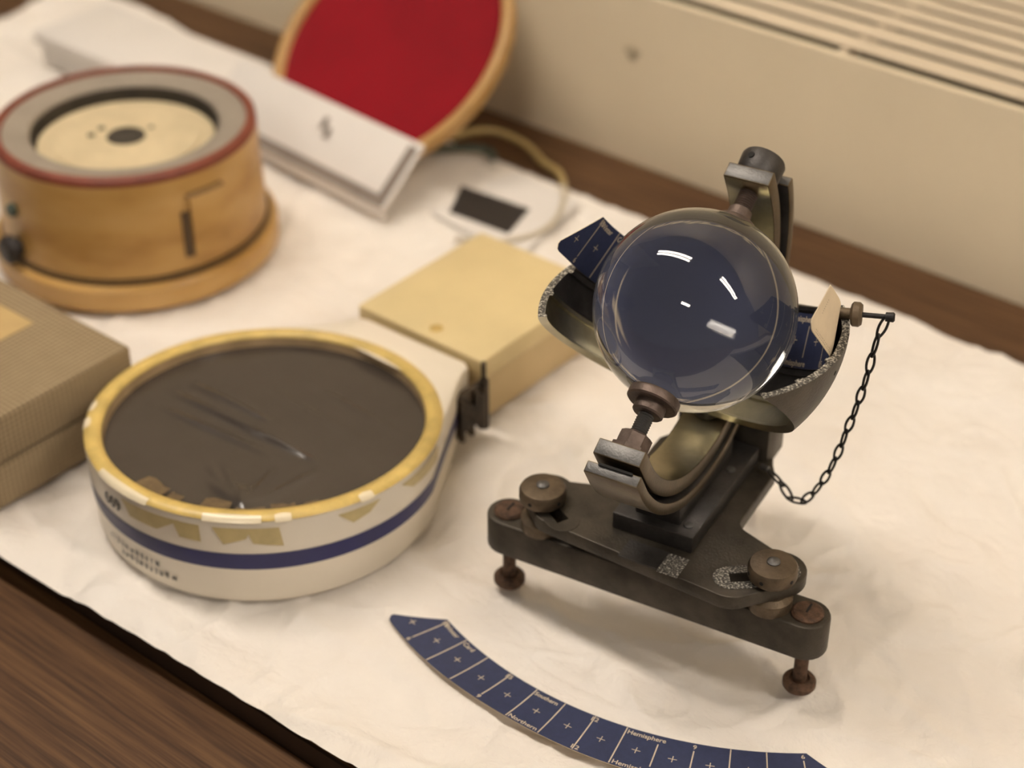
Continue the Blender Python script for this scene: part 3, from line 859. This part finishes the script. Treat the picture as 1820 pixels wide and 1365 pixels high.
    for row, z0 in ((0, 0.0140), (1, 0.0085)):
        a_ = -104 + row*6
        while a_ < -80 + row*5:
            wd = rr.uniform(0.8, 1.9); hh = rr.uniform(0.0025, 0.0042)
            for s_ in range(2):
                aa = a_ + s_*wd*0.5; vs = []
                for (u_, v_) in ((0, 0), (0.28*wd, 0), (0.28*wd + 0.1, hh), (0.1, hh)):
                    z = z0 + v_; vs.append(bm.verts.new(((rad(z)+0.0008)*math.cos(R(aa+u_)), (rad(z)+0.0008)*math.sin(R(aa+u_)), z)))
                bm.faces.new(vs)
            z = z0 + rr.choice((0, hh*0.45, hh*0.8)); vs = []
            for (u_, v_) in ((0, 0), (wd*0.8, 0), (wd*0.8, 0.0008), (0, 0.0008)):
                vs.append(bm.verts.new(((rad(z)+0.0009)*math.cos(R(a_+u_)), (rad(z)+0.0009)*math.sin(R(a_+u_)), z + v_)))
            bm.faces.new(vs)
            a_ += wd + rr.uniform(0.5, 1.2)
    obj('small_lettering', bm, M['dark_print'], t, smooth=None)['kind'] = 'stuff'
    # latch hardware at the back right corner
    bm = bmesh.new()
    box(bm, 0.0560, 0.0600, 0.096, 0.1205, 0.012, 0.042)
    for i in range(5): box(bm, 0.0590, 0.0630, 0.099 + i*0.0045, 0.1015 + i*0.0045, 0.008 + (i % 2)*0.006, 0.040 - (i % 3)*0.004)
    cyl(bm, 0.0032, 0.006, 0.044, (0.0600, 0.1225, 0), seg=14)
    cyl(bm, 0.0016, 0.044, 0.058, (0.0600, 0.1225, 0), seg=10)
    obj('latch', bm, M['latch'], t)
    # the top is a shallow wedge, highest at the front
    for o in t.children:
        for v in o.data.vertices: v.co.z *= 1 + (0.0214*v.co.x - 0.049*v.co.y)/Z
white_case()

# ------------------------------------------------------------------ buff box
def buff_box():
    t = thing('card_box', 'plain buff yellow card box lying between the white round case and the glass ball instrument', 'box', (-0.6475, 0.755, 0))
    x, y = 0.0515, 0.0605
    bm = bmesh.new(); box(bm, -x + 0.0015, x - 0.0015, -y + 0.0015, y - 0.0015, 0.0006, 0.0315); obj('tray', bm, M['box_side'], t, bevel=0.001)
    bm = bmesh.new(); box(bm, -x, x, -y, y, 0.0318, 0.0460)
    o = obj('lid', bm, [M['box_buff']], t, bevel=0.0015)
    bm = bmesh.new(); cyl(bm, 0.0045, 0.0459, 0.0461, (0.005, -0.0495, 0), seg=14); obj('stain_mark', bm, M['stain'], t)
buff_box()
def buff_box2(): pass

# ------------------------------------------------------------------ tweed case
def tweed_case():
    t = thing('tweed_case', 'brown tweed-covered case with tan label at the left edge of the frame', 'case', (-0.866, 0.499, 0))
    x, y = 0.110, 0.059
    bm = bmesh.new(); box(bm, -x, x, -y, y, 0.0005, 0.0285); obj('body', bm, M['tweed'], t, bevel=0.0015)
    bm = bmesh.new(); box(bm, -x + 0.002, x - 0.002, -y + 0.002, y - 0.002, 0.028, 0.0305); obj('seam', bm, M['edge'], t)
    bm = bmesh.new(); box(bm, -x, x, -y, y, 0.030, 0.060); obj('lid', bm, M['tweed'], t, bevel=0.002)
    bm = bmesh.new(); box(bm, -0.075, 0.045, -0.045, 0.0385, 0.0598, 0.0604); obj('label_plate', bm, M['label_tan'], t)
tweed_case()

# ------------------------------------------------------------------ drum
def drum():
    t = thing('wooden_drum', 'round varnished wooden drum with red-brown rim, grey ring and cream dial', 'instrument', (-0.932, 0.7095, 0), R(-18))
    bm = bmesh.new(); lathe(bm, [(0, 0.0006), (0.097, 0.0006), (0.1000, 0.003), (0.1000, 0.0165), (0.0985, 0.0185), (0.0935, 0.0190), (0, 0.0190)], seg=96); obj('base', bm, M['drum_wood'], t)
    bm = bmesh.new(); lathe(bm, [(0.0945, 0.0188), (0.0945, 0.0225), (0.0905, 0.0225)], seg=96); obj('groove_band', bm, M['drum_groove'], t)
    bm = bmesh.new(); lathe(bm, [(0.0925, 0.0222), (0.0905, 0.088)], seg=96); obj('side', bm, M['drum_wood'], t)
    bm = bmesh.new(); lathe(bm, [(0.0906, 0.0878), (0.0903, 0.0915), (0.0880, 0.0930), (0.0845, 0.0930), (0.0835, 0.0905)], seg=96); obj('rim', bm, M['red_rim'], t, smooth=60)
    bm = bmesh.new(); lathe(bm, [(0.0838, 0.0905), (0.0700, 0.0902), (0.0660, 0.0890), (0.0645, 0.0870)], seg=96); obj('ring', bm, M['gasket'], t)
    bm = bmesh.new(); lathe(bm, [(0.0646, 0.0872), (0.0640, 0.0760), (0.0, 0.0760)], seg=96); obj('recess', bm, M['dial_dark'], t)
    bm = bmesh.new(); lathe(bm, [(0.0612, 0.0762), (0.0610, 0.0785), (0.052, 0.0790), (0.0515, 0.0802), (0.020, 0.0805), (0.0, 0.0805)], seg=96); dl = obj('dial', bm, M['dial'], t, smooth=30)
    bm = bmesh.new(); lathe(bm, [(0.0135, 0.0804), (0.0130, 0.0812), (0.009, 0.0816), (0.0088, 0.0808), (0, 0.0808)], seg=40); obj('hub', bm, M['dial_dark'], t)
    for x, y, r_ in ((-0.020, -0.010, 0.0026), (-0.014, -0.020, 0.0028), (-0.003, 0.020, 0.0018)):
        bm = bmesh.new(); cyl(bm, r_, 0.0804, 0.0811, (x, y, 0), seg=16); obj('screw', bm, M['dial_dark'], dl)
    # wooden tab with a dark slot on the side
    def sidebox(name, ang, da, z0, z1, thick, mat, n=8):
        bm = bmesh.new(); V = []
        for i in range(n + 1):
            a = R(ang + da*i/n)
            V.append([bm.verts.new((r_*math.cos(a), r_*math.sin(a), z)) for r_, z in ((0.0910, z0), (0.0925 + thick, z0), (0.0912 + thick, z1), (0.0900, z1))])
        for p, c in zip(V, V[1:]):
            for k in range(4): bm.faces.new((p[k], p[(k+1) % 4], c[(k+1) % 4], c[k]))
        bm.faces.new(V[0]); bm.faces.new(V[-1][::-1])
        return obj(name, bm, mat, t)
    sidebox('tab', 3, 17, 0.034, 0.074, 0.0030, M['drum_wood'])
    sidebox('tab_slot', -1.0, 4.0, 0.032, 0.064, 0.0012, M['drum_groove'])
    sidebox('tab_top_shadow_line', 2, 18, 0.0742, 0.0758, 0.0020, M['tab_shadow'])
    a = R(-80)
    d = Vector((math.cos(a), math.sin(a), 0))
    bm = bmesh.new(); lathe(bm, [(0, 0), (0.0045, 0), (0.0045, 0.004), (0.003, 0.0055), (0, 0.0055)], d*0.091 + Vector((0, 0, 0.058)), d, 16); obj('side_button', bm, M['wire_green'], t)
    bm = bmesh.new(); lathe(bm, [(0, 0), (0.006, 0), (0.0065, 0.006), (0.0095, 0.0065), (0.0095, 0.013), (0.007, 0.015), (0, 0.015)], d*0.090 + Vector((0, 0, 0.031)), d, 20); obj('connector', bm, M['black_card'], t)
drum()
for o in [x for x in bpy.data.objects if x.parent and x.parent.name == 'wooden_drum']:
    o.scale = (1, 1, 1.045)

# ------------------------------------------------------------------ red lid leaning on the radiator cover
def red_lid():
    t = thing('drum_lid', 'round wooden lid with glossy red inside leaning against the radiator cover', 'lid', (-0.905, 0.947, 0.0785), 0)
    t.rotation_euler = (R(40), 0, R(-5))
    bm = bmesh.new(); lathe(bm, [(0.1065, 0.0), (0.1055, 0.0008), (0.1000, 0.0008), (0.0985, -0.0006), (0.0978, -0.0045)], seg=96); obj('rim', bm, M['lid_wood'], t, smooth=50)
    bm = bmesh.new(); lathe(bm, [(0.1065, 0.0), (0.1070, -0.008), (0.1055, -0.0115), (0, -0.0115)], seg=96); obj('back', bm, M['lid_wood'], t, smooth=50)
    bm = bmesh.new(); lathe(bm, [(0.0980, -0.0045), (0.080, -0.0058), (0.0, -0.0070)], seg=96); obj('red_lining', bm, M['red'], t, smooth=180)
red_lid()

# ------------------------------------------------------------------ papers
def slab(bm, p00, p10, p11, p01, th):
    P = [Vector(p) for p in (p00, p10, p11, p01)]; n = (P[1]-P[0]).cross(P[3]-P[0]).normalized()
    a = [bm.verts.new(p) for p in P]; c = [bm.verts.new(p + n*th) for p in P]
    bm.faces.new(a[::-1]); bm.faces.new(c)
    for i in range(4): bm.faces.new((a[i], a[(i+1) % 4], c[(i+1) % 4], c[i]))
def folder():
    t = thing('printed_board', 'white printed board with painted grey edge shade propped on the red lid, behind the drum', 'board', (-0.92, 0.868, 0))
    o = Vector(t.location)
    def pt(x, s, h=0):    # s = 0 front edge, 1 back edge
        return Vector((x, 0.8505 - 0.0875*(x + 0.905) + 0.046*s - h*0.6, 0.0088 + 0.0345*s + h*0.8)) - o
    bm = bmesh.new(); slab(bm, pt(-1.03, 0), pt(-0.815, 0), pt(-0.815, 1), pt(-1.03, 1), 0.0018); obj('board', bm, M['paper'], t, bevel=0.0004)
    e = 0.0020
    bm = bmesh.new(); slab(bm, (-0.110, -0.0060, 0.0004), (0.105, -0.0248, 0.0004), (0.105, -0.0248, 0.0090), (-0.110, -0.0060, 0.0090), 0.0008); obj('folded_flap', bm, M['paper'], t)
    bm = bmesh.new(); slab(bm, pt(-1.03, 0.01, e), pt(-0.818, 0.01, e), pt(-0.818, 0.16, e), pt(-1.03, 0.16, e), 0.0002); obj('gap_shade', bm, M['ink_and_gap_shade'], t)  # shade of the gap under the front fold, painted as a strip
    bm = bmesh.new(); slab(bm, pt(-0.8275, 0.11, e), pt(-0.818, 0.11, e), pt(-0.818, 0.92, e), pt(-0.8275, 0.92, e), 0.0002); obj('gap_shade', bm, M['ink_and_gap_shade'], t)  # same painted shade along the right edge
    bm = bmesh.new()
    e = 0.0028
    for cx_, s0, s1 in ((-0.9035, 0.50, 0.66), (-0.9115, 0.60, 0.78)):
        slab(bm, pt(cx_ - 0.003, s0, e), pt(cx_ + 0.003, s0, e), pt(cx_ + 0.002, s1, e), pt(cx_ - 0.003, s1, e), 0.0002)
    obj('printed_mark', bm, M['ink_and_gap_shade'], t)
folder()
def flat_sheet():
    bm = bmesh.new(); slab(bm, (-0.797, 0.872, 0.0007), (-0.705, 0.862, 0.0007), (-0.722, 0.955, 0.0007), (-0.790, 0.962, 0.0007), 0.0006)
    tag(obj('paper_sheet', bm, M['paper']), 'small white paper sheet lying under the black rectangle card', 'paper')
    bm = bmesh.new(); slab(bm, (-0.7865, 0.8815, 0.0015), (-0.7325, 0.8845, 0.0015), (-0.7435, 0.9225, 0.0015), (-0.8060, 0.9180, 0.0015), 0.0005)
    tag(obj('black_card', bm, M['black_card']), 'small black rectangle card lying on white paper behind the buff box', 'card')
flat_sheet()
def carton():
    t = thing('flat_carton', 'flat white carton at the far left behind the wooden drum', 'carton', (-1.13, 0.885, 0))
    bm = bmesh.new(); box(bm, -0.098, 0.112, -0.026, 0.049, 0.0006, 0.020); obj('tray', bm, M['paper'], t, bevel=0.001)
    bm = bmesh.new(); box(bm, -0.102, 0.115, -0.030, 0.052, 0.0202, 0.030); obj('lid', bm, M['paper'], t, bevel=0.001)
carton()

# ------------------------------------------------------------------ wires
def wire(name, label, pts, r, mat):
    bm = bmesh.new(); tube(bm, smooth_path(pts, 8), r, 8)
    tag(obj(name, bm, mat, None, smooth=180), label, 'wire')
wire('yellow_wire', 'thick yellow wire lying on the dark table beside the red lid', [(-0.87, 0.930, 0.010), (-0.850, 0.958, 0.014), (-0.838, 0.990, 0.010), (-0.812, 1.000, 0.003), (-0.785, 0.990, 0.000), (-0.765, 0.984, 0.000), (-0.745, 0.966, 0.003)], 0.0028, M['wire_yellow'])
wire('green_wire', 'dark green wire curling beside the printed board', [(-0.868, 0.934, 0.004), (-0.842, 0.958, 0.006), (-0.825, 0.971, 0.004), (-0.815, 0.966, 0.003)], 0.0032, M['wire_green'])
wire('grey_cord', 'pale grey cord curving over the white sheet past the black card', [(-0.748, 0.969, 0.003), (-0.733, 0.950, 0.003), (-0.718, 0.922, 0.003), (-0.716, 0.895, 0.003), (-0.730, 0.868, 0.003), (-0.755, 0.852, 0.003)], 0.0020, M['wire_grey'])

# ------------------------------------------------------------------ overhead fluorescent fixtures (seen only as reflections)
def fixture(x0, x1, y, z, where):
    t = thing('ceiling_light', 'long white fluorescent ceiling fixture ' + where, 'lamp', ((x0+x1)/2, y, z))
    L = (x1 - x0)/2
    bm = bmesh.new(); box(bm, -L, L, -0.10, 0.10, 0.045, 0.075); obj('housing', bm, M['lamp_body'], t)
    for s_ in (-0.052, 0.052):
        bm = bmesh.new(); cyl(bm, 0.036, -L + 0.03, L - 0.03, (0, s_, 0.0), (1, 0, 0), 16); obj('tube', bm, M['tube'], t, smooth=50)
HZ = SZ + 1.62
fixture(SX - 1.40, SX - 0.12, SY - 0.15, HZ, 'overhead, above the left of the table')
fixture(SX + 0.92, SX + 2.35, SY - 0.02, HZ, 'overhead, to the right of the table')
fixture(SX + 0.45, SX + 0.98, SY - 2.0, HZ, 'in the row behind the photographer')
